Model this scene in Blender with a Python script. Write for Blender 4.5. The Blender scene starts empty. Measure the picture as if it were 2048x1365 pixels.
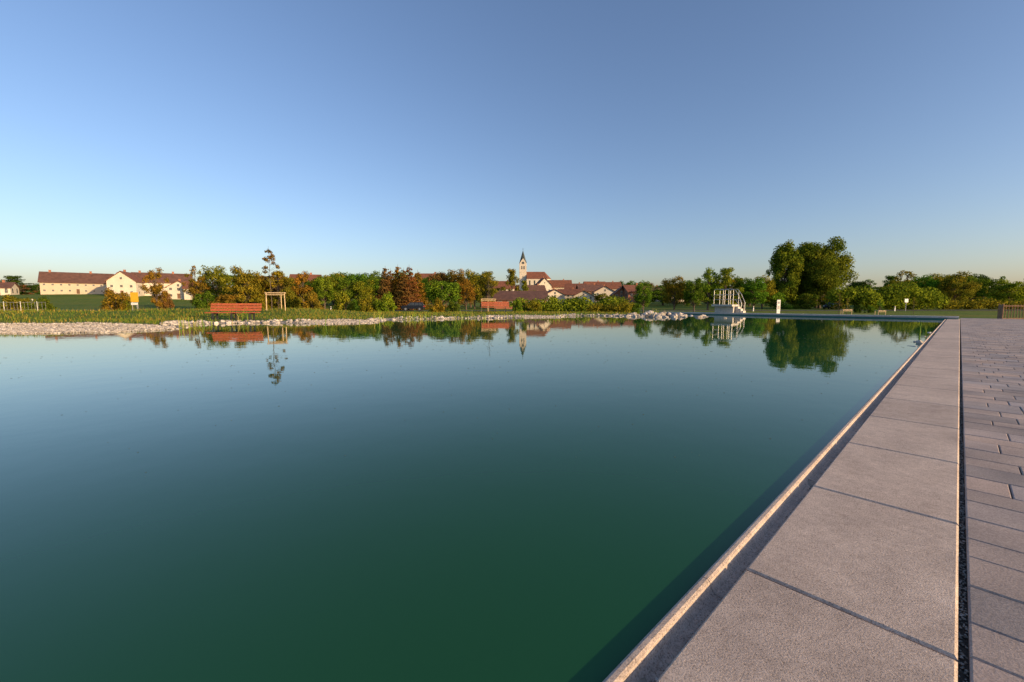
import bpy, math, random
import numpy as np
from mathutils import Vector, Matrix
random.seed(7); RNG=np.random.default_rng(7)
scene=bpy.context.scene
CO=scene.collection

# ------------------------------------------------------------------ helpers
def link(o,parent=None):
    CO.objects.link(o)
    if parent is not None: o.parent=parent
    return o
def mesh_obj(name,verts,faces,mats,parent=None,midx=None,smooth=False):
    me=bpy.data.meshes.new(name)
    v=verts.tolist() if isinstance(verts,np.ndarray) else verts
    f=faces.tolist() if isinstance(faces,np.ndarray) else faces
    me.from_pydata(v,[],f)
    for m in (mats if isinstance(mats,(list,tuple)) else [mats]): me.materials.append(m)
    if midx is not None: me.polygons.foreach_set('material_index',np.asarray(midx,dtype=np.int32))
    if smooth: me.polygons.foreach_set('use_smooth',np.ones(len(me.polygons),dtype=bool))
    me.update()
    return link(bpy.data.objects.new(name,me),parent)
def empty(name,loc=(0,0,0),rz=0):
    e=bpy.data.objects.new(name,None); e.location=loc; e.rotation_euler=(0,0,rz); e.empty_display_size=.3
    return link(e)
class MB:
    """mesh builder"""
    def __init__(s): s.v=[];s.f=[];s.m=[]
    def add(s,vs,fs,m=0):
        b=len(s.v); s.v+= [tuple(p) for p in vs]; s.f+=[tuple(i+b for i in f) for f in fs]; s.m+=[m]*len(fs)
    def box(s,x0,x1,y0,y1,z0,z1,m=0,c=0.0):
        if c<=0:
            vs=[(x0,y0,z0),(x1,y0,z0),(x1,y1,z0),(x0,y1,z0),(x0,y0,z1),(x1,y0,z1),(x1,y1,z1),(x0,y1,z1)]
            s.add(vs,[(0,3,2,1),(4,5,6,7),(0,1,5,4),(1,2,6,5),(2,3,7,6),(3,0,4,7)],m)
        else:
            vs=[(x0,y0,z0),(x1,y0,z0),(x1,y1,z0),(x0,y1,z0),(x0,y0,z1-c),(x1,y0,z1-c),(x1,y1,z1-c),(x0,y1,z1-c),
                (x0+c,y0+c,z1),(x1-c,y0+c,z1),(x1-c,y1-c,z1),(x0+c,y1-c,z1)]
            s.add(vs,[(0,3,2,1),(8,9,10,11),(0,1,5,4),(1,2,6,5),(2,3,7,6),(3,0,4,7),(4,5,9,8),(5,6,10,9),(6,7,11,10),(7,4,8,11)],m)
    def tube(s,a,b,r0,r1,n=8,m=0):
        a=Vector(a);b=Vector(b);d=(b-a)
        if d.length<1e-6:return
        d.normalize(); u=d.orthogonal().normalized(); w=d.cross(u)
        vs=[];
        for p,r in((a,r0),(b,r1)):
            for i in range(n):
                t=2*math.pi*i/n; vs.append(p+u*math.cos(t)*r+w*math.sin(t)*r)
        fs=[(i,(i+1)%n,n+(i+1)%n,n+i) for i in range(n)]+[tuple(range(n))[::-1],tuple(range(n,2*n))]
        s.add(vs,fs,m)
    def path(s,pts,r,n=8,m=0):
        for a,b in zip(pts[:-1],pts[1:]): s.tube(a,b,r,r,n,m)
    def xf(s,M): s.v=[tuple(M@Vector(p)) for p in s.v]
    def obj(s,name,mats,parent=None,smooth=False): return mesh_obj(name,s.v,s.f,mats,parent,s.m,smooth)

def newmat(name):
    m=bpy.data.materials.new(name); m.use_nodes=True
    nt=m.node_tree; b=nt.nodes['Principled BSDF']; return m,nt,b
def N(nt,t,**k):
    n=nt.nodes.new(t)
    for a,v in k.items(): setattr(n,a,v)
    return n
def noise(nt,scale,detail=4,rough=.6,vec=None):
    n=N(nt,'ShaderNodeTexNoise'); n.inputs['Scale'].default_value=scale; n.inputs['Detail'].default_value=detail; n.inputs['Roughness'].default_value=rough
    if vec is not None: nt.links.new(vec,n.inputs['Vector'])
    return n
def ramp(nt,fac,stops):
    r=N(nt,'ShaderNodeValToRGB'); nt.links.new(fac,r.inputs[0]); e=r.color_ramp.elements
    while len(e)<len(stops): e.new(.5)
    for i,(p,c) in enumerate(stops): e[i].position=p; e[i].color=(*c,1)
    return r.outputs[0]
def coords(nt): return N(nt,'ShaderNodeNewGeometry').outputs['Position']
def bump(nt,h,b,strength=.3,dist=.01):
    n=N(nt,'ShaderNodeBump'); n.inputs['Strength'].default_value=strength; n.inputs['Distance'].default_value=dist
    nt.links.new(h,n.inputs['Height']); nt.links.new(n.outputs[0],b.inputs['Normal']); return n
def mixc(nt,fac,a,b,mode='MIX'):
    m=N(nt,'ShaderNodeMix',data_type='RGBA',blend_type=mode)
    for s,v in ((m.inputs[0],fac),(m.inputs[6],a),(m.inputs[7],b)):
        if isinstance(v,(int,float)): s.default_value=v
        elif isinstance(v,tuple): s.default_value=(*v,1)
        else: nt.links.new(v,s)
    return m.outputs[2]
def simple(name,col,rough=.7,metal=0,var=.25,scale=3.,bmp=0.):
    m,nt,b=newmat(name); p=coords(nt); n=noise(nt,scale,5,.6,p)
    c=ramp(nt,n.outputs[0],[(.3,tuple(x*(1-var) for x in col)),(.7,tuple(min(1,x*(1+var)) for x in col))])
    nt.links.new(c,b.inputs['Base Color']); b.inputs['Roughness'].default_value=rough; b.inputs['Metallic'].default_value=metal
    if bmp: bump(nt,noise(nt,scale*12,4,.6,p).outputs[0],b,bmp,.01)
    return m

# ------------------------------------------------------------------ site frame
TH=math.radians(47.07); dS=(math.sin(TH),math.cos(TH)); rS=(math.cos(TH),-math.sin(TH))
def P(s,l,z=0): return (s*dS[0]+l*rS[0], s*dS[1]+l*rS[1], z)
EDGE=-.558; FAR=36.0; WZ=-.015
SITE=Matrix(((rS[0],dS[0],0,0),(rS[1],dS[1],0,0),(0,0,1,0),(0,0,0,1)))   # local (l,s,z) -> world
shore=[(13.3,36.9),(11.8,33.2),(10.6,30.4),(9.0,29.4),(8.0,31.2),(6.2,31.9),(4.3,31.4),(3.3,28.6),(1.2,27.2),(-.8,26.9),(-3,26.4),(-5.2,25.2),(-7.4,24.0),
 (-6.8,21.6),(-7.3,19.4),(-8.6,18.9),(-10.4,20.1),(-13,20.2),(-14.7,19.3),(-13.3,17.2),(-12.5,15.2),(-13.3,13.6),(-15,13.1),(-17.5,13.4),(-23,12.5),(-27,5),(-23,-6),(-12,-12)]
concrete=[P(-12,EDGE)[:2],P(FAR,EDGE)[:2],P(FAR,-18.3)[:2]]
poly=np.array(concrete+shore)
def sdist(x,y):
    x=np.asarray(x,float);y=np.asarray(y,float)
    best=np.full(x.shape,1e9); ins=np.zeros(x.shape,bool)
    n=len(poly)
    for i in range(n):
        ax,ay=poly[i];bx,by=poly[(i+1)%n]
        ex,ey=bx-ax,by-ay; t=np.clip(((x-ax)*ex+(y-ay)*ey)/(ex*ex+ey*ey),0,1)
        d=np.hypot(x-ax-t*ex,y-ay-t*ey); best=np.minimum(best,d)
        c=((ay>y)!=(by>y))&(x<(bx-ax)*(y-ay)/((by-ay) if by!=ay else 1e-9)+ax); ins^=c
    return np.where(ins,-best,best)
def S(a,b,v):
    t=np.clip((v-a)/(b-a),0,1); return t*t*(3-2*t)
def wob(x,y): return np.sin(x*.9+y*.5)*.5+np.sin(x*.37-y*.71+1.3)*.5
def spit(x,y,cx,cy,rx,ry): return np.exp(-(((x-cx)/rx)**2+((y-cy)/ry)**2)**2)
def spits(x,y): return np.maximum.reduce([spit(x,y,-16.8,14.6,4.8,2.2),spit(x,y,-8.2,20.2,2.3,1.6),spit(x,y,1.6,28.2,3.4,1.2)])
def paved(x,y):
    l=x*rS[0]+y*rS[1]; s=x*dS[0]+y*dS[1]
    return ((l>-.6)&(s<40)&(l<14)&(s>-20))|((s>35.9)&(s<37.2)&(l>-18.9)&(l<14))
def T(x,y):
    x=np.asarray(x,float);y=np.asarray(y,float)
    sd=sdist(x,y)+.10*wob(x*2.3,y*2.3); D=np.hypot(x,y)
    right=S(8,14,x)
    amp=(.20*(1-right)+.01*right)*(1-.75*spits(x,y))
    z=WZ-.01+np.where(sd>0,amp*(1-np.exp(-np.maximum(sd,0)/1.1)),.5*sd)
    z=np.maximum(z,-1.6)
    left=1-S(-15,-9,x)
    z+= left*(.36)*np.exp(-((sd-8.0)/2.6)**2)*(sd>0)*(1-spits(x,y))
    z+= .03*wob(x*1.7,y*1.7)*S(1,4,sd)*(1-right)
    fall=S(32,62,D); z=z*(1-fall)+(-.65)*fall
    z+= 5.6*np.exp(-(((x+205)/95)**2+((y-205)/75)**2))*S(60,120,D)
    z+= 11*np.exp(-(((x-30)/190)**2+((y-430)/170)**2))*S(90,200,D)
    z+= 26*np.exp(-(((x+900)/420)**2+((y-700)/300)**2))
    z+= np.where(D>600,S(600,2500,D)*10,0)
    z=np.where(paved(x,y)&(sd>0),-.14,z)
    return z
def Tz(x,y): return float(T(np.array([x]),np.array([y]))[0])

# ------------------------------------------------------------------ materials
def ground_mat():
    m,nt,b=newmat('ground'); p=coords(nt)
    n1=noise(nt,.06,5,.6,p); n2=noise(nt,1.8,6,.7,p); n3=noise(nt,14,4,.7,p)
    g=ramp(nt,n1.outputs[0],[(.35,(.085,.15,.018)),(.5,(.125,.18,.024)),(.68,(.18,.18,.03))])
    g2=ramp(nt,n2.outputs[0],[(.3,(.5,.55,.5)),(.7,(1.3,1.25,1.15))])
    g=mixc(nt,1.,g,g2,'MULTIPLY')
    g3=ramp(nt,n3.outputs[0],[(.3,(.2,.18,.15)),(.5,(.36,.33,.28)),(.75,(.52,.48,.42))])
    at=N(nt,'ShaderNodeAttribute',attribute_name='gravel')
    c=mixc(nt,at.outputs['Fac'],g,g3)
    nt.links.new(c,b.inputs['Base Color']); b.inputs['Roughness'].default_value=.95; b.inputs['Specular IOR Level'].default_value=.1
    bump(nt,n3.outputs[0],b,.6,.06)
    return m
M_ground=ground_mat()
def concrete_mat(name,c0,c1,spk=True):
    m,nt,b=newmat(name); p=coords(nt)
    n1=noise(nt,1.3,6,.65,p); n2=noise(nt,170,4,.75,p); n3=noise(nt,30,5,.7,p); n4=noise(nt,5,5,.75,p)
    c=ramp(nt,n1.outputs[0],[(.3,c0),(.7,c1)])
    if spk:
        c=mixc(nt,1.,c,ramp(nt,n2.outputs[0],[(.35,(.36,.34,.32)),(.46,(.92,.92,.91)),(.6,(1.1,1.1,1.08)),(.72,(1.45,1.42,1.36))]),'MULTIPLY')
    c=mixc(nt,1.,c,ramp(nt,n3.outputs[0],[(.3,(.82,.81,.8)),(.7,(1.12,1.12,1.12))]),'MULTIPLY')
    c=mixc(nt,1.,c,ramp(nt,n4.outputs[0],[(.35,(.86,.85,.85)),(.6,(1.06,1.05,1.04))]),'MULTIPLY')
    v=N(nt,'ShaderNodeTexVoronoi'); v.inputs['Scale'].default_value=75; nt.links.new(p,v.inputs['Vector'])
    pits=ramp(nt,v.outputs['Distance'],[(.06,(.4,.38,.35)),(.18,(1,1,1))])
    c=mixc(nt,.6,c,mixc(nt,1.,c,pits,'MULTIPLY'))
    isl=N(nt,'ShaderNodeNewGeometry').outputs['Random Per Island']
    c=mixc(nt,1.,c,ramp(nt,isl,[(0,(.88,.88,.88)),(1,(1.06,1.05,1.03))]),'MULTIPLY')
    nt.links.new(c,b.inputs['Base Color']); b.inputs['Roughness'].default_value=.9; b.inputs['Specular IOR Level'].default_value=.25
    bump(nt,n2.outputs[0],b,.7,.004)
    return m
M_cop=concrete_mat('coping_concrete',(.50,.42,.36),(.64,.55,.475))
M_block=concrete_mat('white_concrete',(.5,.49,.46),(.62,.6,.56))
def paver_mat():
    m,nt,b=newmat('paver_stone'); p=coords(nt)
    isl=N(nt,'ShaderNodeNewGeometry').outputs['Random Per Island']
    n1=noise(nt,2.2,4,.6,p); n2=noise(nt,150,4,.75,p)
    c=ramp(nt,isl,[(0,(.27,.245,.23)),(.35,(.40,.33,.28)),(.6,(.33,.31,.30)),(.8,(.48,.37,.29)),(1,(.39,.36,.35))])
    c=mixc(nt,1.,c,ramp(nt,n1.outputs[0],[(.3,(.72,.72,.74)),(.7,(1.25,1.2,1.15))]),'MULTIPLY')
    c=mixc(nt,1.,c,ramp(nt,n2.outputs[0],[(.3,(.6,.6,.6)),(.7,(1.3,1.3,1.3))]),'MULTIPLY')
    nt.links.new(c,b.inputs['Base Color']); b.inputs['Roughness'].default_value=.85
    bump(nt,n2.outputs[0],b,.4,.004); return m
M_pav=paver_mat()
M_joint=simple('joint_grit',(.09,.075,.06),.95,0,.6,120,.5)
M_teal=simple('teal_liner',(.02,.14,.13),.4,0,.2,4)
def leaf_mat():
    m,nt,b=newmat('foliage'); nt.nodes.remove(b); out=nt.nodes['Material Output']
    oi=N(nt,'ShaderNodeObjectInfo'); isl=N(nt,'ShaderNodeNewGeometry').outputs['Random Per Island']
    v=ramp(nt,isl,[(0,(.5,.55,.5)),(.5,(1,1,1)),(1,(1.6,1.45,1.1))])
    c=mixc(nt,1.,oi.outputs['Color'],v,'MULTIPLY')
    tn=noise(nt,3.5,3,.5,N(nt,'ShaderNodeTexCoord').outputs['Object'])
    c=mixc(nt,1.,c,ramp(nt,tn.outputs[0],[(.35,(.65,.8,.75)),(.65,(1.25,1.12,1.))]),'MULTIPLY')
    d=N(nt,'ShaderNodeBsdfDiffuse'); t=N(nt,'ShaderNodeBsdfTranslucent'); mx=N(nt,'ShaderNodeMixShader'); mx.inputs[0].default_value=.35
    nt.links.new(c,d.inputs[0]); nt.links.new(c,t.inputs[0]); nt.links.new(d.outputs[0],mx.inputs[1]); nt.links.new(t.outputs[0],mx.inputs[2]); nt.links.new(mx.outputs[0],out.inputs[0])
    return m
M_leaf=leaf_mat()
M_bark=simple('bark',(.10,.075,.055),.9,0,.4,8,.4)
M_wood=simple('bench_wood',(.34,.085,.03),.55,0,.3,9,.2)
M_dark=simple('dark_metal',(.04,.04,.04),.5,.3,.2,5)
M_stake=simple('stake_wood',(.5,.38,.22),.8,0,.25,6,.3)
M_galv=simple('galvanised_steel',(.50,.51,.51),.4,.6,.1,6)
M_white=simple('white_paint',(.78,.78,.76),.5,0,.05,2)
M_wallw=simple('white_render',(.56,.51,.42),.9,0,.08,.4)
M_wallc=simple('cream_render',(.47,.40,.30),.9,0,.08,.4)
M_brick=simple('red_brick',(.30,.13,.075),.9,0,.2,1.2)
M_woodwall=simple('brown_cladding',(.14,.08,.05),.85,0,.25,1)
M_roof=simple('red_roof_tile',(.17,.065,.036),.85,0,.3,.8)
M_roof2=simple('brown_roof_tile',(.11,.055,.04),.85,0,.3,.8)
M_spire=simple('slate_copper_spire',(.035,.05,.045),.6,0,.3,.5)
M_glass=simple('window_glass',(.035,.045,.055),.12,0,.2,1)
M_frame=simple('window_frame',(.5,.47,.42),.6,0,.05,1)
M_yellow=simple('yellow_sign',(.75,.42,.02),.5,0,.05,1)
M_asph=simple('asphalt',(.06,.06,.058),.9,0,.2,3)
def stone_mat():
    m,nt,b=newmat('stone'); p=coords(nt); isl=N(nt,'ShaderNodeNewGeometry').outputs['Random Per Island']
    c=ramp(nt,isl,[(0,(.22,.20,.17)),(.4,(.36,.33,.28)),(.8,(.5,.46,.4)),(1,(.62,.58,.52))])
    c=mixc(nt,1.,c,ramp(nt,noise(nt,14,4,.6,p).outputs[0],[(.3,(.7,.7,.7)),(.7,(1.2,1.2,1.2))]),'MULTIPLY')
    nt.links.new(c,b.inputs['Base Color']); b.inputs['Roughness'].default_value=.9; return m
M_stone=stone_mat()
def water_mat():
    m,nt,b=newmat('pool_water'); p=coords(nt)
    n=noise(nt,.12,3,.5,p)
    c=ramp(nt,n.outputs[0],[(.35,(.012,.076,.026)),(.65,(.014,.096,.040))])
    nt.links.new(c,b.inputs['Base Color']); b.inputs['Roughness'].default_value=.02; b.inputs['IOR'].default_value=1.34
    a=noise(nt,2.2,3,.5,p)
    bump(nt,a.outputs[0],b,.12,.012)
    return m
M_water=water_mat()

# ------------------------------------------------------------------ ground sheet
def axis(lo,hi,step,far,g=1.13):
    c=list(np.arange(lo,hi+1e-6,step)); st=step; x=hi
    while x<far: st*=g; x+=st; c.append(x)
    st=step;x=lo;pre=[]
    while x>-far: st*=g; x-=st; pre.append(x)
    return np.array(pre[::-1]+c)
gx=axis(-32,34,.33,5000); gy=axis(8,46,.33,5000)
X,Y=np.meshgrid(gx,gy); Z=T(X,Y)
nx,ny=len(gx),len(gy)
V=np.stack([X.ravel(),Y.ravel(),Z.ravel()],1)
ii=np.arange(nx*ny).reshape(ny,nx)
F=np.stack([ii[:-1,:-1].ravel(),ii[:-1,1:].ravel(),ii[1:,1:].ravel(),ii[1:,:-1].ravel()],1)
ground=mesh_obj('ground',V,F,M_ground,smooth=True)
at=ground.data.attributes.new('gravel','FLOAT','POINT')
sdv=sdist(V[:,0],V[:,1])
right=S(8,14,V[:,0])
gv=(1-S(.35,.9,sdv))*(1-right)
gv=np.clip(np.maximum(gv,spits(V[:,0],V[:,1])),0,1)
at.data.foreach_set('value',gv.astype(np.float32))

# ------------------------------------------------------------------ water
wp=[]
n=len(poly)
for i,pn in enumerate(poly):
    if i<3: wp.append((pn[0],pn[1],WZ)); continue
    a=poly[i-1];b2=poly[(i+1)%n]; t=b2-a; t=t/np.hypot(*t); nn=np.array([t[1],-t[0]])
    q=pn+nn*.5
    if sdist(np.array([q[0]]),np.array([q[1]]))[0]<0: q=pn-nn*.5
    wp.append((q[0],q[1],WZ))
mesh_obj('water',wp,[tuple(range(n))],M_water)

# ------------------------------------------------------------------ coping, channel, walls (site frame l,s)
def site_obj(mb,name,mats,parent=None,smooth=False):
    mb.xf(SITE); return mb.obj(name,mats,parent,smooth)
cop=empty('pool_coping')
mb=MB(); s=.58-12
while s<FAR+.6:
    mb.box(-.462,.060,s+.004,s+.996-.002,-.14,0,0,.007); s+=1
site_obj(mb,'coping_slabs',[M_cop],cop)
mb=MB(); s=.42-12
prof=[(-.558,-.35),(-.558,-.013),(-.552,-.004),(-.545,.0),(-.532,.0),(-.524,-.006),(-.516,-.03),(-.505,-.042),(-.482,-.046),(-.468,-.042),(-.463,-.042),(-.463,-.35)]
while s<FAR:
    s1=min(s+.997,FAR); k=len(prof)
    vs=[(a,s,b) for a,b in prof]+[(a,s1,b) for a,b in prof]
    fs=[(i,i+1,k+i+1,k+i) for i in range(k-1)]+[tuple(range(k)),tuple(range(k,2*k))[::-1]]
    mb.add(vs,[f[::-1] for f in fs]); s+=1
site_obj(mb,'overflow_channel_edge',[M_cop],cop)
mb=MB(); mb.box(-.552,-.44,-11.9,FAR,-1.6,-.07,0); mb.box(-.45,.1,-11.9,FAR+.5,-.4,-.045,1); 
site_obj(mb,'joint_filling',[M_cop,M_joint],cop)
def stones(name,pts,sizes,mat,parent=None,flat=.65):
    t=(1+5**.5)/2
    base=np.array([(-1,t,0),(1,t,0),(-1,-t,0),(1,-t,0),(0,-1,t),(0,1,t),(0,-1,-t),(0,1,-t),(t,0,-1),(t,0,1),(-t,0,-1),(-t,0,1)])/math.hypot(1,t)
    bf=np.array([(0,11,5),(0,5,1),(0,1,7),(0,7,10),(0,10,11),(1,5,9),(5,11,4),(11,10,2),(10,7,6),(7,1,8),(3,9,4),(3,4,2),(3,2,6),(3,6,8),(3,8,9),(4,9,5),(2,4,11),(6,2,10),(8,6,7),(9,8,1)])
    k=len(pts); pts=np.asarray(pts); sizes=np.asarray(sizes)
    v=base[None]*(1+RNG.uniform(-.25,.25,(k,12,1)))
    v=v*RNG.uniform(.65,1.25,(k,1,3))*np.array([1,1,flat])
    a=RNG.uniform(0,6.28,k); ca,sa=np.cos(a)[:,None],np.sin(a)[:,None]
    vx=v[...,0]*ca-v[...,1]*sa; vy=v[...,0]*sa+v[...,1]*ca
    v=np.stack([vx,vy,v[...,2]],2)*sizes[:,None,None]*.5+pts[:,None,:]
    f=bf[None]+(np.arange(k)*12)[:,None,None]
    return mesh_obj(name,v.reshape(-1,3),f.reshape(-1,3),mat,parent)
k=3400; ss=RNG.uniform(.3,9,k); ll=np.where(RNG.random(k)<.35,RNG.normal(-.474,.005,k),RNG.uniform(.060,.080,k))
zz=np.where(ll<0,-.041,-.026)
pts=np.stack([ss*dS[0]+ll*rS[0],ss*dS[1]+ll*rS[1],zz],1)
stones('grit',pts,RNG.uniform(.004,.010,k),M_stone,cop)

# pavers
pv=empty('paved_terrace')
mb=MB(); s=-3.0; row=0
while s<39.6:
    rd=.24 if row%3 else .18
    l=.080; first=True
    while l<5.5:
        w=random.choice([.2,.3,.36,.42])
        if first: w=[.16,.30,.22,.36][row%4]; first=False
        dz=random.uniform(-.0015,.0015)
        mb.box(l+.002,l+w-.002,s+.002,s+rd-.002,-.09,-.002+dz,0,.005); l+=w
    s+=rd; row+=1
site_obj(mb,'pavers',[M_pav],pv)
mb=MB(); mb.box(.1,14,-20,40,-.3,-.016,0); mb.box(.0605,.099,-11,FAR+.4,-.2,-.03,0); site_obj(mb,'joint_bed',[M_joint],pv)
mb=MB(); mb.box(5.9,13.9,-19,39.8,-.015,-.006,0); site_obj(mb,'outer_paving',[M_cop],pv)

# far pool wall + deck
fw=empty('pool_end_wall')
mb=MB(); l=-18.6
while l<-.02:
    l1=min(l+1.2,.02); mb.box(l+.004,l1-.004,FAR-.03,FAR+.75,.06,.17,0,.01); l=l1
site_obj(mb,'end_wall_slabs',[M_block],fw)
mb=MB(); mb.box(-18.6,-.0,FAR,FAR+.7,-1.6,.058,0); site_obj(mb,'teal_wall',[M_teal],fw)

# ------------------------------------------------------------------ shore stones / gravel
def ok_nat(x,y): return (x<14.2)&~paved(x,y)
def scatter(n,xr,yr,cond):
    x=RNG.uniform(*xr,n); y=RNG.uniform(*yr,n); sd=sdist(x,y); m=cond(x,y,sd)&ok_nat(x,y)
    return x[m],y[m],sd[m]
x,y,sd=scatter(90000,(-30,14),(9,42),lambda x,y,sd:(sd>-.15)&(sd<.75+.35*wob(x,y))&(spits(x,y)<.3))
keep=RNG.random(len(x))<.42; x,y=x[keep],y[keep]
sz=RNG.uniform(.08,.26,len(x)); z=T(x,y)+sz*.1
stones('shore_stones',np.stack([x,y,z],1),sz,M_stone)
x,y,sd=scatter(140000,(-24,8),(11,31),lambda x,y,sd:(sd>-.12)&(spits(x,y)>.35))
x,y=x[:10000],y[:10000]; sz=RNG.uniform(.04,.11,len(x))
stones('gravel',np.stack([x,y,T(x,y)+.02],1),sz,M_stone)
k=170; x=RNG.normal(10.7,1.2,k); y=RNG.normal(31.6,1.5,k); z=-.05+.3*np.exp(-((x-10.7)**2+(y-31.6)**2)/3)*RNG.random(k)
stones('boulder_pile',np.stack([x,y,z],1),RNG.uniform(.25,.6,k),M_stone,flat=.8)

# ------------------------------------------------------------------ grass & reeds
def grassmat(name,cols):
    m,nt,b=newmat(name); isl=N(nt,'ShaderNodeNewGeometry').outputs['Random Per Island']
    c=ramp(nt,isl,cols); nt.links.new(c,b.inputs['Base Color']); b.inputs['Roughness'].default_value=.8; b.inputs['Specular IOR Level'].default_value=.1
    return m
M_gr=grassmat('grass_blades',[(0,(.05,.10,.012)),(.5,(.12,.17,.02)),(.8,(.22,.19,.03)),(1,(.32,.19,.04))])
M_reed=grassmat('reed_blades',[(0,(.09,.19,.02)),(.6,(.19,.26,.03)),(1,(.38,.3,.1))])
def blades(name,x,y,z,h,w,mat):
    k=len(x); a=RNG.uniform(0,6.28,k); b=RNG.uniform(0,6.28,k); ln=h*RNG.uniform(.05,.45,k)
    dx,dy=np.cos(a)*w,np.sin(a)*w
    v=np.zeros((k,5,3))
    v[:,0]=np.stack([x-dx,y-dy,z],1); v[:,1]=np.stack([x+dx,y+dy,z],1)
    mx,my,mz=x+np.cos(b)*ln*.3,y+np.sin(b)*ln*.3,z+h*.6
    v[:,2]=np.stack([mx+dx*.7,my+dy*.7,mz],1); v[:,3]=np.stack([mx-dx*.7,my-dy*.7,mz],1)
    v[:,4]=np.stack([x+np.cos(b)*ln,y+np.sin(b)*ln,z+h],1)
    base=(np.arange(k)*5)[:,None]
    q=(base+np.array([[0,1,2,3]])).tolist(); t=(base+np.array([[3,2,4]])).tolist()
    return mesh_obj(name,v.reshape(-1,3),q+t,mat)
x,y,sd=scatter(110000,(-34,14),(12,44),lambda x,y,sd:(sd>.7+.35*wob(x,y))&(sd<12))
m=(spits(x,y)<.3)&~((abs(x+14.05)<1.5)&(abs(y-20.7)<1.1)&(RNG.random(len(x))<.8)); x,y=x[m],y[m]
blades('grass',x,y,T(x,y)-.01,RNG.uniform(.05,.17,len(x))*(.7+.5*(wob(x,y)>0)),RNG.uniform(.006,.014,len(x)),M_gr)
x,y,sd=scatter(60000,(-30,13),(11,40),lambda x,y,sd:(sd>-.5)&(sd<.5)&(wob(x*1.9,y*1.9)>.2))
m=RNG.random(len(x))<.8; m&=(spits(x,y)<.3)|(RNG.random(len(x))<.06); m&=~((abs(x+13.6)<1.5)&(abs(y-20)<1.2)&(RNG.random(len(x))<.75))
x,y=x[m],y[m]
blades('reeds',x,y,np.maximum(T(x,y),WZ-.05),RNG.uniform(.25,.75,len(x))*(.5+.6*RNG.random(len(x))),RNG.uniform(.008,.018,len(x)),M_reed)
k=700; x=RNG.uniform(-9,10,k); y=RNG.uniform(2.0,13,k); sd=sdist(x,y); m=sd<-.1; x,y=x[m],y[m]
stones('floating_leaves',np.stack([x,y,np.full(len(x),WZ+.001)],1),RNG.uniform(.002,.004,len(x))*y,simple('leaf_litter',(.09,.09,.04),.8,0,.4,8),flat=.12)

# ------------------------------------------------------------------ trees
def leafcloud(centers,radii,nl,size,rng,up=.15,shell=.5):
    k=len(centers); w=radii[:,0]*radii[:,1]; idx=rng.choice(k,nl,p=w/w.sum())
    d=rng.normal(size=(nl,3)); d/=np.linalg.norm(d,axis=1)[:,None]
    r=rng.random(nl)**(shell)
    pos=centers[idx]+d*radii[idx]*r[:,None]
    nrm=d*1.0+rng.normal(size=(nl,3))*.6; nrm[:,2]+=up; nrm/=np.linalg.norm(nrm,axis=1)[:,None]
    u=np.cross(nrm,rng.normal(size=(nl,3))); u/=np.linalg.norm(u,axis=1)[:,None]; v=np.cross(nrm,u)
    s=(size*rng.uniform(.6,1.4,nl))[:,None]
    q=np.stack([pos-u*s,pos-v*s*.6,pos+u*s,pos+v*s*.6],1)
    return q.reshape(-1,3),(np.arange(nl)*4)[:,None]+np.arange(4)[None]
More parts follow.
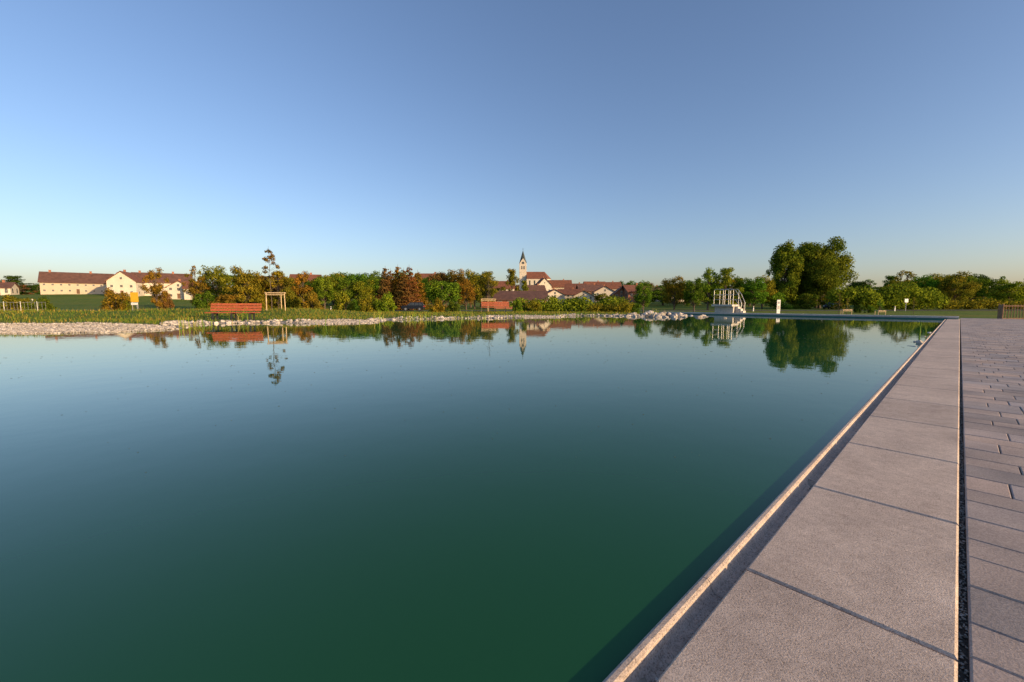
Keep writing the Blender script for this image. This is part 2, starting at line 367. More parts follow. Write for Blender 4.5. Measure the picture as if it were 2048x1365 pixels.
def make_tree(kind,seed,nl=6500,size=.017,nb=None,qs=1.):
    rng=np.random.default_rng(seed); mb=MB()
    C=[];R=[]
    if kind=='round':
        mb.tube((0,0,0),(.01,0,.22),.025,.018,8); mb.tube((.01,0,.22),(0,.01,.7),.018,.006,6)
        lob=rng.uniform(.8,1.12,8)
        for i in range(nb or 60):
            a=rng.uniform(0,6.28); el=rng.uniform(-.95,1); rr=rng.uniform(.3,1.)**.6*.86*lob[int(a/6.2832*8)%8]
            c=np.array([math.cos(a)*math.sqrt(max(0,1-el*el*.85))*.38*rr,math.sin(a)*math.sqrt(max(0,1-el*el*.85))*.38*rr,.53+el*.43*max(rr,.5)])
            q=rng.uniform(.08,.14)*qs; c[2]=min(c[2],.99-q*.8)
            C.append(c);R.append((q,q,q*.8))
    elif kind=='tall':
        mb.tube((0,0,0),(0,0,.2),.02,.016,8); mb.tube((0,0,.2),(0,0,.9),.016,.003,6)
        for i in range(nb or 52):
            h=rng.uniform(.10,.93); ww=.27*math.sin(math.pi*min(1,max(0.08,(h-.02)/1.0))**.8)
            a=rng.uniform(0,6.28); rr=rng.uniform(.2,.9)*ww
            C.append(np.array([math.cos(a)*rr,math.sin(a)*rr,h])); q=rng.uniform(.05,.09)*qs;R.append((q,q,q*1.3))
    elif kind=='sparse':
        mb.tube((0,0,0),(0,0,.3),.02,.015,8); mb.tube((0,0,.3),(.02,.01,.92),.015,.003,6)
        for i in range(40):
            h=rng.uniform(.15,.95); ww=.32*math.sin(math.pi*(h-.0)/1.03)
            a=rng.uniform(0,6.28); rr=rng.uniform(.2,1)*ww
            C.append(np.array([math.cos(a)*rr,math.sin(a)*rr,h])); q=rng.uniform(.05,.095);R.append((q,q,q*.9))
    elif kind=='conifer':
        mb.tube((0,0,0),(0,0,.97),.018,.002,8)
        for i in range(46):
            h=.06+.88*(i/46); ww=.25*(1-h)**.75+.012
            for a in rng.uniform(0,6.28,3):
                C.append(np.array([math.cos(a)*ww*.6,math.sin(a)*ww*.6,h-.02])); q=ww*.55;R.append((q,q,.022))
    elif kind=='bush':
        for i in range(34):
            a=rng.uniform(0,6.28); rr=rng.uniform(0,.42); h=rng.uniform(.08,.8)*(1-(rr/.5)**2*.5)
            C.append(np.array([math.cos(a)*rr,math.sin(a)*rr,h])); q=rng.uniform(.1,.18);R.append((q,q,q))
            mb.tube((0,0,0),tuple(C[-1]),.012,.003,5)
    if kind in('round','tall','sparse'):
        for c in C[:34]: 
            z0=max(.15,c[2]-.12-.5*math.hypot(c[0],c[1])); mb.tube((0,0,z0),tuple(c),.008,.002,5)
    q,f=leafcloud(np.array(C),np.array(R),nl,size,rng)
    b=len(mb.v); verts=mb.v+q.tolist(); faces=mb.f+(f+b).tolist()
    me=bpy.data.meshes.new('tree_'+kind); me.from_pydata(verts,[],faces); me.materials.append(M_bark); me.materials.append(M_leaf)
    me.polygons.foreach_set('material_index',np.array([0]*len(mb.f)+[1]*nl,dtype=np.int32)); me.update()
    return me
PR={'round':[make_tree('round',i) for i in range(4)],'tall':[make_tree('tall',10+i) for i in range(3)],
    'sparse':[make_tree('sparse',20+i,4000,.016) for i in range(3)],'conifer':[make_tree('conifer',30+i,7000,.015) for i in range(2)],
    'bush':[make_tree('bush',40+i,4200,.028) for i in range(3)]}
WF={'round':.86,'tall':.6,'sparse':.7,'conifer':.46,'bush':1.05}
G=(.10,.175,.02); GD=(.06,.11,.02); GO=(.22,.205,.024); OR=(.27,.165,.026); RB=(.20,.11,.04); GY=(.19,.25,.024); GL=(.12,.23,.024)
def tree(name,kind,X,D,w,ztop,col,parent=None,zb=None):
    z0=(Tz(X,D) if zb is None else zb)-.15; h=ztop-z0
    o=bpy.data.objects.new(name,random.choice(PR[kind])); sw=w/WF[kind]
    o.location=(X,D,z0); o.scale=(sw,sw,h); o.rotation_euler=(0,0,random.uniform(0,6.28))
    j=random.uniform(.85,1.15); o.color=(col[0]*j,col[1]*random.uniform(.9,1.1),col[2],1)
    link(o,parent); return o
FPX=830.
# (name, kind, bearing tangent, distance, width m, top elevation m, colour)   -- survey table
TB=[
('shrub','bush',-.953,75,5.2,4.6,OR),('shrub','bush',-.93,78,3,3.2,GO),
('shrub','bush',-1.19,70,6,3.0,GO),('shrub','bush',-1.13,66,4,2.4,G),
('birch_tree','sparse',-.852,80,4.8,8.2,OR),('shrub','bush',-.835,84,3.5,4.2,RB),
('deciduous_tree','round',-.715,92,8.6,10.3,GO),('deciduous_tree','sparse',-.755,88,6,8.8,OR),('deciduous_tree','round',-.640,95,9,9.5,GO),('deciduous_tree','round',-.585,100,8,9.6,OR),
('deciduous_tree','sparse',-.56,86,6,7.6,GO),('shrub','bush',-.69,80,6,3.6,OR),('shrub','bush',-.61,84,6,3.4,GO),('shrub','bush',-.73,84,6,4.2,G),('shrub','bush',-.65,88,8,5,G),('shrub','bush',-.58,88,7,5,GO),
('deciduous_tree','sparse',-.50,84,6,7.8,OR),('shrub','bush',-.53,80,5,4.6,GO),('shrub','bush',-.475,76,4.5,4,OR),('shrub','bush',-.505,90,7,5.5,G),
('deciduous_tree','round',-.455,110,10,9.3,G),('deciduous_tree','round',-.425,105,9,8.8,GO),('deciduous_tree','round',-.373,125,11,12.4,G),('deciduous_tree','round',-.335,120,9,9.5,G),
('deciduous_tree','round',-.40,98,7,7.6,G),('deciduous_tree','round',-.35,98,7,6.8,GY),('deciduous_tree','round',-.45,96,7,7.4,GY),
('shrub','bush',-.405,62,3.6,3.6,GY),('shrub','bush',-.35,60,3.6,2.7,GO),('shrub','bush',-.305,60,4,3.0,GY),('shrub','bush',-.38,66,3,2.2,G),
('spruce_tree','conifer',-.302,87,5,9.0,RB),('spruce_tree','conifer',-.272,88,5,9.4,OR),('spruce_tree','conifer',-.245,86.5,5,9.2,RB),('spruce_tree','conifer',-.225,90,5,8.4,OR),('spruce_tree','conifer',-.29,91,5,8.8,RB),('spruce_tree','conifer',-.258,86,4.6,8.5,RB),
('round_tree','round',-.168,62,6.8,5.5,GL),('shrub','bush',-.175,56,3.4,2.0,GO),('shrub','bush',-.14,56,2.6,1.7,G),
('deciduous_tree','round',-.175,120,9,12.2,RB),('deciduous_tree','round',-.135,118,9,11.8,OR),('deciduous_tree','round',-.09,112,8,10.2,GO),('deciduous_tree','sparse',-.06,110,7,9.0,GO),('deciduous_tree','round',-.11,100,6,7,OR),
('deciduous_tree','sparse',.0,140,8,12.4,GO),('deciduous_tree','sparse',.03,130,5,8.0,GO),('shrub','bush',.01,58,2.2,2.2,GY),('shrub','bush',.05,60,3,1.9,GO),
('deciduous_tree','round',.315,64,3.6,4.6,GL),('shrub','bush',.29,60,2.6,1.5,G),
('deciduous_tree','round',.39,92,7,7.2,GO),('deciduous_tree','round',.437,76,4.8,5.8,G),('deciduous_tree','sparse',.47,98,8,9.8,GY),('deciduous_tree','sparse',.51,96,8,9.0,GY),('deciduous_tree','round',.555,100,7,7.6,G),('deciduous_tree','round',.58,96,7,7,GL),
('deciduous_tree','round',.60,112,8,8.6,GO),('deciduous_tree','round',.49,104,8,8,G),
('deciduous_tree','round',.985,112,9,8.6,GL),('deciduous_tree','round',1.06,108,10,9.4,GO),('deciduous_tree','round',1.10,116,9,10.4,G),('deciduous_tree','sparse',.93,118,9,10.2,GO),('deciduous_tree','round',1.19,112,9,7.6,GY),
('shrub','bush',.835,70,2,1.2,GD),('shrub','bush',.86,70,1.8,1.0,G),
]
for nm,kd,u,D,w,zt,c in TB:
    k=1.13 if 82<D<94 else 1.0          # keep the road corridor clear
    tree(nm,kd,u*D*k,D*k,w*k,.95+(zt-.95)*k,c)
big=make_tree('round',77,34000,.0105,110,.85); bigt=make_tree('tall',78,20000,.012,90,.9)
def bigtree(name,me,X,D,w,kind,zt,col,rz=0):
    o=bpy.data.objects.new(name,me); z0=Tz(X,D)-.2; o.location=(X,D,z0); o.scale=(w/WF[kind],w/WF[kind],zt-z0); o.rotation_euler=(0,0,rz); o.color=(*col,1); link(o)
bigtree('linden_tree',big,.730*120,120,18.5,'round',22.2,(.15,.19,.022),1.0)
bigtree('linden_tree',big,.738*117,117,14.5,'round',15.5,(.14,.18,.022),3.4)
bigtree('poplar_tree',bigt,.650*118,118,11.5,'tall',18.4,(.17,.22,.024),2.0)
bigtree('poplar_tree',bigt,.685*124,124,10,'tall',17,(.14,.19,.02),4.0)
tree('shrub','bush',.64*110,110,7,5,GL); tree('shrub','bush',.70*112,112,8,4.6,G); tree('shrub','bush',.77*112,112,7,5,GO)

def hedge(name,x0,y0,x1,y1,w,h,col,nl,size=.06,zb=None):
    rng=np.random.default_rng(int(abs(x0*10+y0*7))+5); L=math.hypot(x1-x0,y1-y0); k=int(L/(w*.38))+2
    C=[];R=[]
    for i in range(k):
        for j in range(2):
            t=(i+rng.uniform(-.3,.3))/(k-1); x=x0+(x1-x0)*t+rng.normal()*w*.1; y=y0+(y1-y0)*t+rng.normal()*w*.1; z=Tz(x,y) if zb is None else zb
            hh=h*rng.uniform(.7,1.12); C.append((x,y,z+hh*(.36 if j else .62))); R.append((w*.45,w*.45,hh*.38))
    q,f=leafcloud(np.array(C),np.array(R),nl,size,rng,shell=.4)
    mb=MB()
    for i in range(0,len(C),2): mb.tube((C[i][0],C[i][1],C[i][2]-R[i][2]*2),C[i],.03,.01,5)
    b=len(mb.v)
    o=mesh_obj(name,mb.v+q.tolist(),mb.f+(f+b).tolist(),[M_bark,M_leaf],None,[0]*len(mb.f)+[1]*nl); o.color=(*col,1); return o
hedge('hedge',.03*62,62,.26*62,62,3.4,2.6,GY,10000,.15)
hedge('hedge',.19*58,58,.27*57,57,2.4,2.0,GO,4000,.12)
hedge('willow_thicket',.80*99,99,.99*99,98,7,6.2,GY,18000,.24)
hedge('willow_thicket',1.03*100,100,1.34*100,98,5,2.6,GO,7000,.22)
hp0=P(-9,8.2);hp1=P(14.5,7.8)
hedge('hedge',hp0[0],hp0[1],hp1[0],hp1[1],1.3,1.36,G,18000,.05,zb=-.02)  # added out of view, sized so its shadow falls over the near pavers

dt=empty('distant_trees')
def band(u0,u1,D0,D1,n,zmin,zmax,cols,w=(8,13),kinds=('round','round','sparse')):
    for i in range(n):
        u=u0+(u1-u0)*(i+random.random())/n; D=random.uniform(D0,D1)
        X=u*D; zt=.95+random.uniform(zmin,zmax)/FPX*D
        tree('tree_in_mass',random.choice(kinds),X,D,random.uniform(*w),max(zt,Tz(X,D)+4),random.choice(cols),dt)
band(-.68,-.05,135,170,32,48,68,[G,GO,G,G,GD],(10,14))
band(-.05,.35,170,230,8,18,28,[G,GO,GD],(8,11))
band(-.1,.55,500,620,34,34,46,[GD,GD,G,RB],(22,30),('conifer','round'))
band(.36,.72,140,190,18,36,52,[G,GO,GD],(10,14))
band(.80,1.45,150,200,28,32,56,[GD,G,GO,G],(10,17))
band(.93,1.14,130,150,8,52,66,[GD,G,GO],(11,15))
band(.84,1.5,125,140,15,14,32,[G,GL,GO],(8,12))
band(-1.6,-.75,300,420,30,30,48,[GD,GD,RB],(14,24))
band(-1.6,-1.17,200,260,10,36,62,[GD,RB,G],(12,18))
band(-1.6,-.3,700,900,40,30,42,[GD],(50,70))
band(.3,1.7,500,800,44,20,32,[GD],(35,55))

# ------------------------------------------------------------------ buildings
def house(name,X,D,w,dp,eave,ridge,rot=0,wall=None,roof=None,gable_front=False,rows=2,cols=6,zb=None,chim=1,ww=.9,wh=1.1,door=True,ov=.5):
    wall=wall or M_wallw; roof=roof or M_roof
    D=D+dp/2
    z0=(Tz(X,D) if zb is None else zb)-.6
    e=empty(name,(X,D,z0),rot); E=eave-z0; Rg=ridge-z0
    mb=MB(); a,b=w/2,dp/2
    if gable_front:
        vs=[(-a,-b,0),(a,-b,0),(a,b,0),(-a,b,0),(-a,-b,E),(a,-b,E),(a,b,E),(-a,b,E),(0,-b,Rg-.1),(0,b,Rg-.1)]
        fs=[(0,1,5,8,4),(1,2,6,5),(2,3,7,9,6),(3,0,4,7)]
    else:
        vs=[(-a,-b,0),(a,-b,0),(a,b,0),(-a,b,0),(-a,-b,E),(a,-b,E),(a,b,E),(-a,b,E),(-a,0,Rg-.1),(a,0,Rg-.1)]
        fs=[(0,1,5,4),(1,2,6,9,5),(2,3,7,6),(3,0,4,8,7)]
    mb.add(vs,fs); mb.obj('walls',[wall],e)
    mb=MB(); t=.22
    span=a if gable_front else b; ln=(b if gable_front else a)+ov; sl=(Rg-E)/span
    for sg in(-1,1):
        p0=(0,Rg); p1=(sg*(span+ov),E-sl*ov)
        pr=[p0,p1,(p1[0],p1[1]+t),(0,Rg+t)]
        vs=[]
        for yy in(-ln,ln):
            for q in pr: vs.append((q[0],yy,q[1]) if gable_front else (yy,q[0],q[1]))
        mb.add(vs,[(0,1,2,3),(7,6,5,4),(0,4,5,1),(1,5,6,2),(2,6,7,3)])
    mb.obj('roof',[roof],e)
    mb=MB()
    def win(xc,zc,f=-b,sc=1):
        mb.box(xc-ww/2*sc,xc+ww/2*sc,f-.05,f+.1,zc-wh/2,zc+wh/2,1); mb.box(xc-ww/2*sc+.08,xc+ww/2*sc-.08,f-.09,f-.0,zc-wh/2+.08,zc+wh/2-.08,0)
        mb.box(xc-.03,xc+.03,f-.11,f-.04,zc-wh/2+.08,zc+wh/2-.08,1)
    for r in range(rows):
        zc=1.9+(r)*(max(2.6,(E-2.2)/max(1,rows))) if rows>1 else (E+.6)/2+.3
        if zc+wh/2>E-.15: zc=E-.15-wh/2
        for c in range(cols):
            xc=-a+w*(c+.5)/cols
            if door and r==0 and c==cols//2: continue
            win(xc,zc)
    if gable_front and Rg-E>2.2: win(0,E+(Rg-E)*.3,-b,.9)
    if mb.v: mb.obj('windows',[M_glass,M_frame],e)
    mb=MB()
    for r in range(rows):
        zc=min(1.9+r*2.7,E-.7)
        for yy in(-dp*.25,dp*.25):
            for sg in(-1,1): mb.box(min(sg*a,sg*(a+.05)),max(sg*a,sg*(a+.05)),yy-.45,yy+.45,zc-.5,zc+.5,0)
    mb.obj('side_windows',[M_glass],e)
    if door:
        mb=MB(); xc=-a+w*(cols//2+.5)/cols; mb.box(xc-.5,xc+.5,-b-.06,-b+.05,.55,2.65); mb.obj('door',[M_woodwall],e)
    for i in range(chim):
        mb=MB(); xc=w*(.18+.2*i)*(1 if i%2==0 else -1)*(0 if gable_front else 1); yc=(-dp*.15+i)*(1 if gable_front else 0)
        mb.box(xc-.35,xc+.35,yc-.35,yc+.35,Rg-1.2,Rg+.9); mb.box(xc-.42,xc+.42,yc-.42,yc+.42,Rg+.9,Rg+1.02); mb.obj('chimney',[M_brick],e)
    return e
def el(px,D): return .95+px/FPX*D
house('farmhouse',-1.065*188,188,23,11,el(43,180),el(61,188),.72,M_wallc,M_roof2,cols=9,rows=2,ww=.8,wh=.9,chim=3)
house('white_house',-.953*176,176,9.5,13,el(44,176),el(63,176),.45,M_wallw,M_roof,True,rows=2,cols=3)
house('white_house',-.855*190,190,21,10,el(43,184),el(60,190),.62,M_wallw,M_roof2,cols=7,chim=2)
house('white_house',-.815*170,170,7.5,10,el(32,170),el(44,170),.5,M_wallw,M_roof,True,cols=3)
house('annex',-.775*170,170,6.5,8,el(30,170),el(42,174),.5,M_wallw,M_roof,cols=3,rows=1)
house('white_house',-1.26*172,172,9,9,el(32,168),el(42,173),.6,M_wallw,M_roof2,cols=4)
house('farmhouse',-.505*185,185,12,10,el(42,185),el(56,190),.3,M_wallw,M_roof,cols=4)
house('farmhouse',-.395*180,180,14,10,el(36,180),el(48,185),.2,M_wallc,M_roof,cols=5)
house('farmhouse',-.20*230,230,16,10,el(44,230),el(58,235),0,M_wallw,M_roof,cols=5)
house('farmhouse',-.60*190,190,14,10,el(40,190),el(52,195),.3,M_wallw,M_roof,cols=4)
house('long_hall',.022*112,112,14,10,el(7,112),el(23,117),-.05,M_brick,M_roof2,cols=5,rows=1,chim=0,ww=1.4)
VH=[('white_house',.075,300,10,10,36,50,True,M_wallw,M_roof),('village_house',.115,310,17,10,33,46,False,M_wallc,M_roof),('village_house',.055,250,11,9,26,36,False,M_wallw,M_roof2),
('village_house',.155,270,13,10,28,39,False,M_wallw,M_roof),('wooden_house',.19,240,14,10,25,37,False,M_woodwall,M_roof2),('chalet',.225,215,11,11,22,34,True,M_wallw,M_roof),
('brick_house',.298,165,7.5,9,24,36,False,M_brick,M_roof),('brick_house',.265,170,6,9,18,30,True,M_brick,M_roof),('village_house',.345,230,10,9,20,33,False,M_wallw,M_roof2),
('village_house',.235,300,16,10,30,42,False,M_wallc,M_roof),('village_house',.20,320,16,10,32,43,False,M_wallw,M_roof),('village_house',.31,260,12,10,26,38,True,M_wallw,M_roof),('village_house',.375,250,12,10,24,34,False,M_wallw,M_roof),
('village_house',-.02,280,14,10,30,44,False,M_wallw,M_roof),('village_house',.14,200,10,9,18,28,False,M_wallw,M_roof),('white_house',.10,190,9,8,17,27,True,M_wallw,M_roof),
('chalet',.175,185,9,9,14,25,True,M_wallw,M_roof2),('village_house',.40,215,11,9,18,29,False,M_wallw,M_roof2)]
for nm,u,D,w,dp,e_,r_,gf,wl,rf in VH: house(nm,u*D,D,w,dp,el(e_,D),el(r_,D),random.uniform(-.25,.25),wl,rf,gf,cols=3 if w<12 else 4,ov=.7)
for u,D,w,zt,c in [(.09,240,6,28,GD),(.13,230,7,26,G),(.165,225,6,22,GO),(.205,200,6,20,G),(.245,190,6,22,GO),(.28,185,5,18,G),(.33,180,6,24,GO),(.36,190,7,30,G),(.10,160,5,16,GO),(.15,160,5,14,G),(.055,170,6,22,GO),(.22,160,5,12,G)]:
    tree('garden_tree','round',u*D,D,w,el(zt,D),c)
cx,cy=.026*350,350.; zb=Tz(cx,cy)-1
ch=empty('church',(cx,cy,zb),0)
mb=MB(); q=2.9; TT=el(78,350)-zb; 
mb.box(-q,q,-q,q,0,TT); mb.box(-q-.15,q+.15,-q-.15,q+.15,TT-7.2,TT-6.8)
for sx,sy in((0,-1),(0,1),(1,0),(-1,0)):
    if sx==0: mb.add([(-q,sy*q*1.01,TT),(q,sy*q*1.01,TT),(0,sy*q*1.01,TT+4)],[(0,1,2)])
    else: mb.add([(sx*q*1.01,-q,TT),(sx*q*1.01,q,TT),(sx*q*1.01,0,TT+4)],[(0,1,2)])
mb.obj('tower',[M_wallw],ch)
mb=MB(); SP=el(104,350)-zb
ring=[(q*1.05*math.cos(math.radians(45*i+22.5))*1.08,q*1.05*math.sin(math.radians(45*i+22.5))*1.08,TT+.1) for i in range(8)]
mid=[(x*.62,y*.62,TT+4.4) for x,y,_ in ring]
mb.add(ring+mid,[(i,(i+1)%8,8+(i+1)%8,8+i) for i in range(8)]); mb.add(mid+[(0,0,SP)],[(i,(i+1)%8,8) for i in range(8)])
mb.tube((0,0,SP-.6),(0,0,SP+1.8),.12,.08,6); mb.box(-.6,.6,-.08,.08,SP+.9,SP+1.1); mb.obj('spire',[M_spire],ch)
mb=MB()
for zc in(TT-3.6,):
    for xx in(-.9,.9): mb.box(xx-.45,xx+.45,-q-.06,-q+.1,zc-1.3,zc+1.3)
    for yy in(-.9,.9): mb.box(q-.1,q+.06,yy-.45,yy+.45,zc-1.3,zc+1.3); mb.box(-q-.06,-q+.1,yy-.45,yy+.45,zc-1.3,zc+1.3)
mb.box(-.8,.8,-q-.08,-q+.1,TT-.6,TT+1.2); mb.box(-.35,.35,-q-.06,-q+.1,TT-12,TT-10.5)
mb.obj('belfry_openings',[M_glass],ch)
mb=MB(); E=el(48,350)-zb; Rg=el(62,350)-zb; x0,x1=q+.05,23.; b=6.5
mb.add([(x0,-b,0),(x1-3,-b,0),(x1,-2.5,0),(x1,2.5,0),(x1-3,b,0),(x0,b,0),(x0,-b,E),(x1-3,-b,E),(x1,-2.5,E),(x1,2.5,E),(x1-3,b,E),(x0,b,E),(x0,0,Rg-.1)],
 [(0,1,7,6),(1,2,8,7),(2,3,9,8),(3,4,10,9),(4,5,11,10),(5,0,6,12,11)]); mb.obj('nave',[M_wallw],ch)
mb=MB(); o=.5; a0=(x0,0,Rg); a1=(x1-5,0,Rg)
mb.add([(x0,-b-o,E-.3),(x1-3+o*.5,-b-o,E-.3),(x1+o,-2.6,E-.3),(x1+o,2.6,E-.3),(x1-3+o*.5,b+o,E-.3),(x0,b+o,E-.3),a0,a1],[(0,1,7,6),(1,2,7),(2,3,7),(3,4,7),(4,5,6,7)]); mb.obj('nave_roof',[M_roof],ch)
mb=MB()
for i in range(4):
    xc=x0+2.5+i*4; mb.box(xc-.6,xc+.6,-b-.06,-b+.1,E-6,E-1.6)
mb.obj('nave_windows',[M_glass],ch)

# ------------------------------------------------------------------ road
def strip(name,pts,w,mat,dz=.06):
    V=[];F=[]
    for i,(x,y) in enumerate(pts):
        a=pts[max(0,i-1)];b=pts[min(len(pts)-1,i+1)]; dx,dy=b[0]-a[0],b[1]-a[1]; L=math.hypot(dx,dy); nx_,ny_=-dy/L,dx/L
        z=Tz(x,y)+dz
        V+=[(x+nx_*w/2,y+ny_*w/2,z),(x-nx_*w/2,y-ny_*w/2,z)]
        if i: k=2*i; F.append((k-2,k-1,k+1,k))
    return mesh_obj(name,V,F,mat)
strip('road',[(x,88+.02*x) for x in range(-140,240,6)],6,M_asph)
strip('road_line',[(x,85.3+.02*x) for x in range(-140,240,6)],.15,M_white,.075)

# ------------------------------------------------------------------ car
M_car=simple('dark_blue_car_paint',(.015,.02,.035),.25,.3,.1,1)
M_tyre=simple('tyre_rubber',(.02,.02,.02),.9); M_rim=simple('alloy',(.45,.45,.46),.35,.8); M_lamp=simple('headlamp',(.7,.7,.68),.15); M_tail=simple('tail_lamp',(.4,.02,.02),.3)
def car(X,D,rz):
    e=empty('parked_car',(X,D,Tz(X,D)+.07),rz)
    prof=[(-2.25,.35),(-2.3,.75),(-2.2,1.0),(-1.2,1.08),(1.75,1.1),(2.2,1.02),(2.28,.7),(2.25,.35)]
    mb=MB(); k=len(prof)
    rows_=[(-.9,.94),(-.86,1.0),(.86,1.0),(.9,.94)]
    vs=[(x*sc,yy,z) for yy,sc in rows_ for x,z in prof]
    fs=[(r*k+i,r*k+(i+1)%k,(r+1)*k+(i+1)%k,(r+1)*k+i) for r in range(3) for i in range(k)]+[tuple(range(k))[::-1],tuple(range(3*k,4*k))]
    mb.add(vs,fs); mb.obj('body',[M_car],e)
    mb=MB(); b0=[(-1.25,-.84,1.07),(2.1,-.84,1.07),(2.1,.84,1.07),(-1.25,.84,1.07)]; t0=[(-.45,-.64,1.66),(1.75,-.64,1.64),(1.75,.64,1.64),(-.45,.64,1.66)]
    mb.add(b0+t0,[(0,1,5,4),(1,2,6,5),(2,3,7,6),(3,0,4,7)],0); mb.obj('glasshouse',[M_glass],e)
    mb=MB(); mb.box(-.48,1.8,-.67,.67,1.64,1.72,0,.04)
    for x0_,x1_ in((-1.25,-.45),(.45,.42),(1.3,1.2),(2.1,1.75)):
        for sy in(-1,1): mb.tube((x0_,sy*.85,1.07),(x1_,sy*.65,1.67),.04,.035,6)
    mb.obj('roof_and_pillars',[M_car],e)
    for i,(wx,wy) in enumerate(((-1.42,-.82),(-1.42,.82),(1.4,-.82),(1.4,.82))):
        mb=MB(); mb.tube((wx,wy-.12,.34),(wx,wy+.12,.34),.35,.35,20,0); mb.tube((wx,wy-.135,.34),(wx,wy+.135,.34),.21,.21,14,1); mb.obj('wheel_%d'%(i+1),[M_tyre,M_rim],e)
    mb=MB()
    for sy in(-.65,.65): mb.box(-2.3,-2.16,sy-.16,sy+.16,.72,.88,0,.02); mb.box(2.16,2.3,sy-.12,sy+.12,.75,1.0,1,.02)
    mb.obj('lamps',[M_lamp,M_tail],e)
car(-.237*86,86.0,.06); car(.765*104,104,.6)

# ------------------------------------------------------------------ benches
def bench(X,D,rz,L=2.4,dz=0):
    z=Tz(X,D)+dz
    e=empty('park_bench',(X,D,z),rz)
    mb=MB()
    for i in range(3): mb.box(-L/2,L/2,-.22+i*.15,-.22+i*.15+.12,.42,.46,0,.008)
    mb.obj('seat',[M_wood],e)
    mb=MB()
    for i in range(3):
        zz=.52+i*.135; yy=.26+i*.04; mb.add([(x,y+yy,z2) for x in(-L/2,L/2) for y,z2 in((0,zz),(.035,zz),(.06,zz+.11),(.025,zz+.11))],[(0,1,2,3),(7,6,5,4),(0,4,5,1),(1,5,6,2),(2,6,7,3),(3,7,4,0)])
    mb.obj('backrest',[M_wood],e)
    for i,x in enumerate((-L*.36,0,L*.36)):
        mb=MB(); mb.box(x-.03,x+.03,-.2,-.14,-.15,.418); mb.box(x-.03,x+.03,.2,.26,-.15,.418); mb.box(x-.03,x+.03,-.14,.2,.36,.418)
        mb.tube((x,.27,.38),(x,.40,.92),.025,.02,6); mb.obj('leg_%d'%(i+1),[M_dark],e)
bench(-13.95,20.8,.12,dz=-.05); bench(-1.35,33.6,.05,2.25)

# ------------------------------------------------------------------ young trees with stake frames
def stake_frame(X,D,w=1.15,h=1.15,rz=.1):
    e=empty('tree_support_frame',(X,D,Tz(X,D)),rz); mb=MB()
    pts=[(-w/2,-.3),(w/2,-.3),(0,.5)]
    for x,y in pts: mb.tube((x,y,-.2),(x*.96,y,h),.035,.033,8)
    mb.obj('posts',[M_stake],e); mb=MB()
    for a in range(3):
        p,q=pts[a],pts[(a+1)%3]; dx,dy=(q[0]-p[0])*.06,(q[1]-p[1])*.06
        mb.tube((p[0]-dx,p[1]-dy,h-.04),(q[0]+dx,q[1]+dy,h-.04),.04,.04,8)
        if a==0: mb.tube((p[0],p[1]-.06,h-.16),(q[0],q[1]-.06,h-.16),.03,.03,8)
    mb.obj('rails',[M_stake],e)
def young_tree(X,D,h,col,nl=420,spread=.55,seed=1,size=.05):
    rng=np.random.default_rng(seed); z=Tz(X,D); mb=MB(); pts=[(0,0,0)]
    for i in range(1,8): pts.append((rng.normal()*.03,rng.normal()*.03,h*i/7))
    for i in range(7): mb.tube(pts[i],pts[i+1],.03*(1-i/8),.03*(1-(i+1)/8),6)
    C=[];R=[]
    for i in range(26):
        t=rng.uniform(.3,.98); sp=spread*(1.05-t)*1.5*rng.uniform(.4,1)+.05; a=rng.uniform(0,6.28)
        p=(math.cos(a)*sp,math.sin(a)*sp,h*t+sp*.5); mb.tube((0,0,h*t-.05),p,.009,.003,5); C.append(p); q=rng.uniform(.08,.18); R.append((q,q,q))
    q,f=leafcloud(np.array(C),np.array(R),nl,size,rng); b=len(mb.v)
    o=mesh_obj('young_tree',mb.v+q.tolist(),mb.f+(f+b).tolist(),[M_bark,M_leaf],None,[0]*len(mb.f)+[1]*nl); o.location=(X,D,z); o.color=(*col,1)
young_tree(-.577*27,27,4.1,(.2,.13,.035),900,.78,seed=3); stake_frame(-.562*27,27)
young_tree(-.055*35,35.2,3.4,(.12,.11,.03),60,.4,seed=4,size=.03); stake_frame(-.057*35,35)
young_tree(.785*46,46,2.7,(.16,.13,.03),200,.4,seed=5); stake_frame(.80*46,46.,1.1,.9)
young_tree(.805*49,49,2.2,GO,200,.4,seed=6)
young_tree(.883*47,47,2.0,GL,300,.4,seed=7); stake_frame(.883*47,47,.9,.8)
young_tree(.965*60,60,2.4,GO,200,.5,seed=8)

# ------------------------------------------------------------------ diving platform
dp=empty('diving_platform',P(FAR+.3,-13.25,.17),-TH)
W=.72
mb=MB(); mb.box(-W,W,-.1,1.0,0,.52,0,.01); mb.obj('base_block',[M_block],dp)
mb=MB(); mb.box(-W-.12,W+.05,-.5,1.1,.522,.68,0,.015); mb.obj('platform_slab',[M_block],dp)
mb=MB()
for i in range(3): mb.box(W+.05,W+.05+.2*(3-i),.25,.85,0 if i==0 else .17*i+.002,.17*(i+1),0,.01)
mb.obj('steps',[M_block],dp)
mb=MB(); zt=.68; H=1.25
def rail_side(y,xa,xb):
    r=.019
    mb.path([(xa,y,zt),(xa,y,zt+H-.1),(xa+.08,y,zt+H),(xb-.08,y,zt+H),(xb,y,zt+H-.1),(xb,y,zt)],r)
    mb.tube((xa,y,zt+.4),(xb,y,zt+.4),.012,.012,8); mb.tube((xa,y,zt+.8),(xb,y,zt+.8),.012,.012,8)
rail_side(-.2,-W-.05,-.06); rail_side(-.2,.08,W)
rail_side(1.0,-W-.05,-.06); rail_side(1.0,.08,W)
for yy in(.22,1.0):
    mb.path([(W,yy,zt+H-.1),(W+.2,yy,zt+H-.4),(W+.5,yy,.85),(W+.5,yy,0)],.019)
    mb.path([(W,yy,zt+.45),(W+.5,yy,.40)],.012)
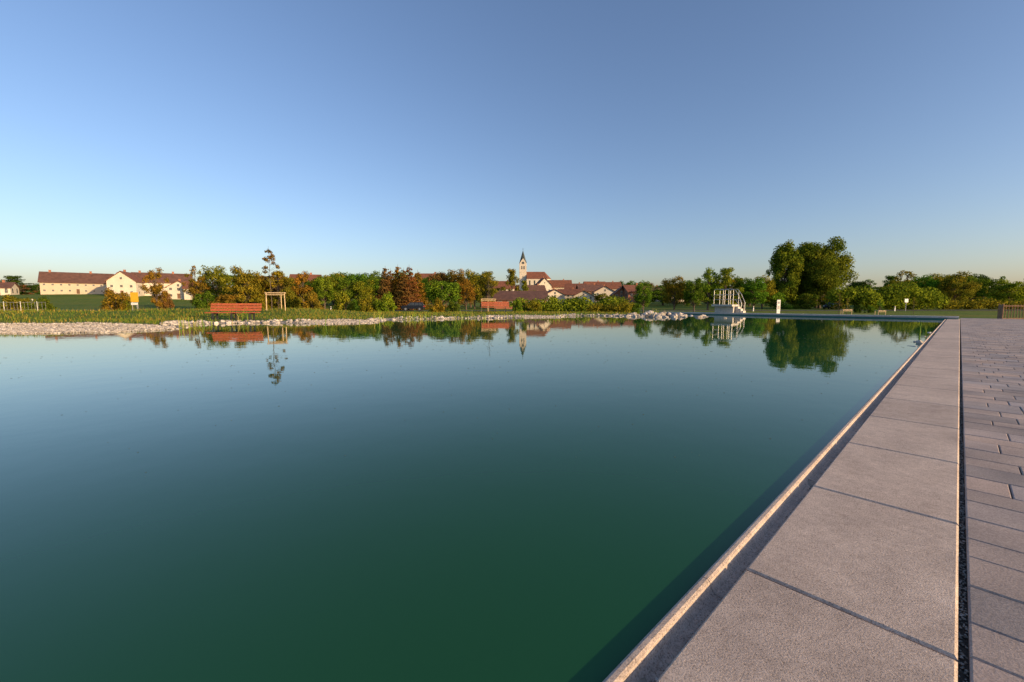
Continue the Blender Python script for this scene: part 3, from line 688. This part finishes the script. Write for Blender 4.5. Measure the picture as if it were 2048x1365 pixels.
mb.path([(-W-.05,-.2,zt+.8),(-W-.05,1.0,zt+.8)],.016)
mb.path([(-W-.05,-.2,zt+.4),(-W-.05,1.0,zt+.4)],.012)
mb.obj('handrails',[M_galv],dp)

# ------------------------------------------------------------------ signs, posts, fences
def sign(name,X,D,w,h,zc,mat,post=M_galv,rz=0,two=False):
    z=Tz(X,D); e=empty(name,(X,D,z),rz); mb=MB(); 
    mb.box(-w/2,w/2,-.03,0,zc-h/2,zc+h/2,0); mb.obj('panel',[mat],e); mb=MB()
    for x in ((-w*.35,w*.35) if two else (0,)): mb.tube((x,.035,-.2),(x,.035,zc+h/2-.02),.035,.035,8)
    mb.obj('posts',[post],e); return e
sign('town_sign',-.905*70,70,1.3,1.6,2.6,M_yellow,two=True)
sign('town_sign_lower',-.905*70,69.9,1.1,.4,1.5,M_white,two=True)
sg=sign('information_sign',.64*52,52,.42,1.75,1.15,M_white,M_white)
mb=MB(); mb.box(-.13,.13,-.036,-.031,1.55,1.8,0); mb.box(-.13,.13,-.036,-.031,.85,1.3,1)
for i in range(4): mb.box(-.10,.10,-.04,-.0365,.92+i*.09,.94+i*.09,0)
mb.obj('notice_print',[simple('notice_grey',(.3,.32,.35),.6),M_frame],sg)
sign('traffic_sign',.946*84,84,.7,.7,2.1,M_white)
def delineator(X,D):
    z=Tz(X,D); e=empty('delineator_post',(X,D,z)); mb=MB(); mb.box(-.07,.07,-.05,.05,-.1,1.0,0,.03); mb.box(-.072,.072,-.052,.052,.72,.88,1); mb.obj('post',[M_white,M_dark],e)
delineator(-.435*82,82); delineator(.58*82,82); delineator(.92*84,84)
e=empty('street_lamp',(-1.152*70,70,Tz(-1.152*70,70))); mb=MB(); mb.tube((0,0,-.2),(0,0,1.9),.05,.04,8); mb.obj('pole',[M_galv],e); mb=MB(); mb.tube((0,0,1.9),(0,0,2.15),.12,.2,10); mb.tube((0,0,2.15),(0,0,2.25),.2,.05,10); mb.obj('lamp_head',[M_white],e)
def fence(name,pts,h,gap,mat,r=.012,pr=.035):
    e=empty(name,(0,0,0)); mb=MB(); mp=MB()
    for (xa,ya),(xb,yb) in zip(pts[:-1],pts[1:]):
        L=math.hypot(xb-xa,yb-ya); n_=int(L/gap)
        for i in range(n_+1):
            t=i/n_; x=xa+(xb-xa)*t;y=ya+(yb-ya)*t;z=max(Tz(x,y),-.14); mb.tube((x,y,z+.08),(x,y,z+h),r,r,5)
        for i in range(int(L/2.4)+1):
            t=min(1,i*2.4/L); x=xa+(xb-xa)*t;y=ya+(yb-ya)*t;z=max(Tz(x,y),-.14); mp.tube((x,y,z-.2),(x,y,z+h+.05),pr,pr,6)
        za,zb_=max(Tz(xa,ya),-.14),max(Tz(xb,yb),-.14)
        for hh in(.15,h-.08): mp.tube((xa,ya,za+hh),(xb,yb,zb_+hh),r*1.6,r*1.6,6)
    mb.obj('pickets',[mat],e); mp.obj('posts_and_rails',[mat],e)
M_fw=simple('fence_wood',(.22,.13,.07),.85,0,.3,5)
fence('garden_fence',[(1.17*27.5,27.5),(1.18*25.6,25.6),(1.5*25,25.0)],1.0,.16,M_fw,.02,.045)
fence('wire_fence',[(-1.5*60,60),(-1.12*60,60)],1.3,.5,M_galv,.012,.03)

# ------------------------------------------------------------------ light, sky, camera
SUN_AZ=math.radians(122); SUN_EL=math.radians(11)
w=bpy.data.worlds.new('World'); scene.world=w; w.use_nodes=True; nt=w.node_tree
sky=nt.nodes.new('ShaderNodeTexSky'); sky.sky_type='NISHITA'; sky.sun_disc=False; sky.sun_elevation=SUN_EL; sky.sun_rotation=SUN_AZ
sky.air_density=1.05; sky.dust_density=1.8; sky.ozone_density=3.0; sky.altitude=300
tc=mixc(nt,1.,sky.outputs[0],(1.10,.96,.98),'MULTIPLY')
nt.links.new(tc,nt.nodes['Background'].inputs[0]); nt.nodes['Background'].inputs[1].default_value=.225
sd_=Vector((math.sin(SUN_AZ)*math.cos(SUN_EL),math.cos(SUN_AZ)*math.cos(SUN_EL),math.sin(SUN_EL)))
L=bpy.data.lights.new('sun','SUN'); L.energy=6.5; L.angle=math.radians(.6); L.color=(1,.67,.35)
lo=bpy.data.objects.new('sun',L); link(lo); lo.rotation_euler=(-sd_).to_track_quat('-Z','Y').to_euler(); lo.location=(30,-10,30)
cam=bpy.data.cameras.new('camera'); co=bpy.data.objects.new('camera',cam); link(co)
co.location=(0,0,.95); co.rotation_euler=(math.radians(90-5.2),0,0); cam.sensor_width=36; cam.lens=14.59; cam.clip_end=12000; cam.clip_start=.05
scene.camera=co
scene.view_settings.view_transform='Standard'; scene.view_settings.look='None'; scene.view_settings.exposure=0
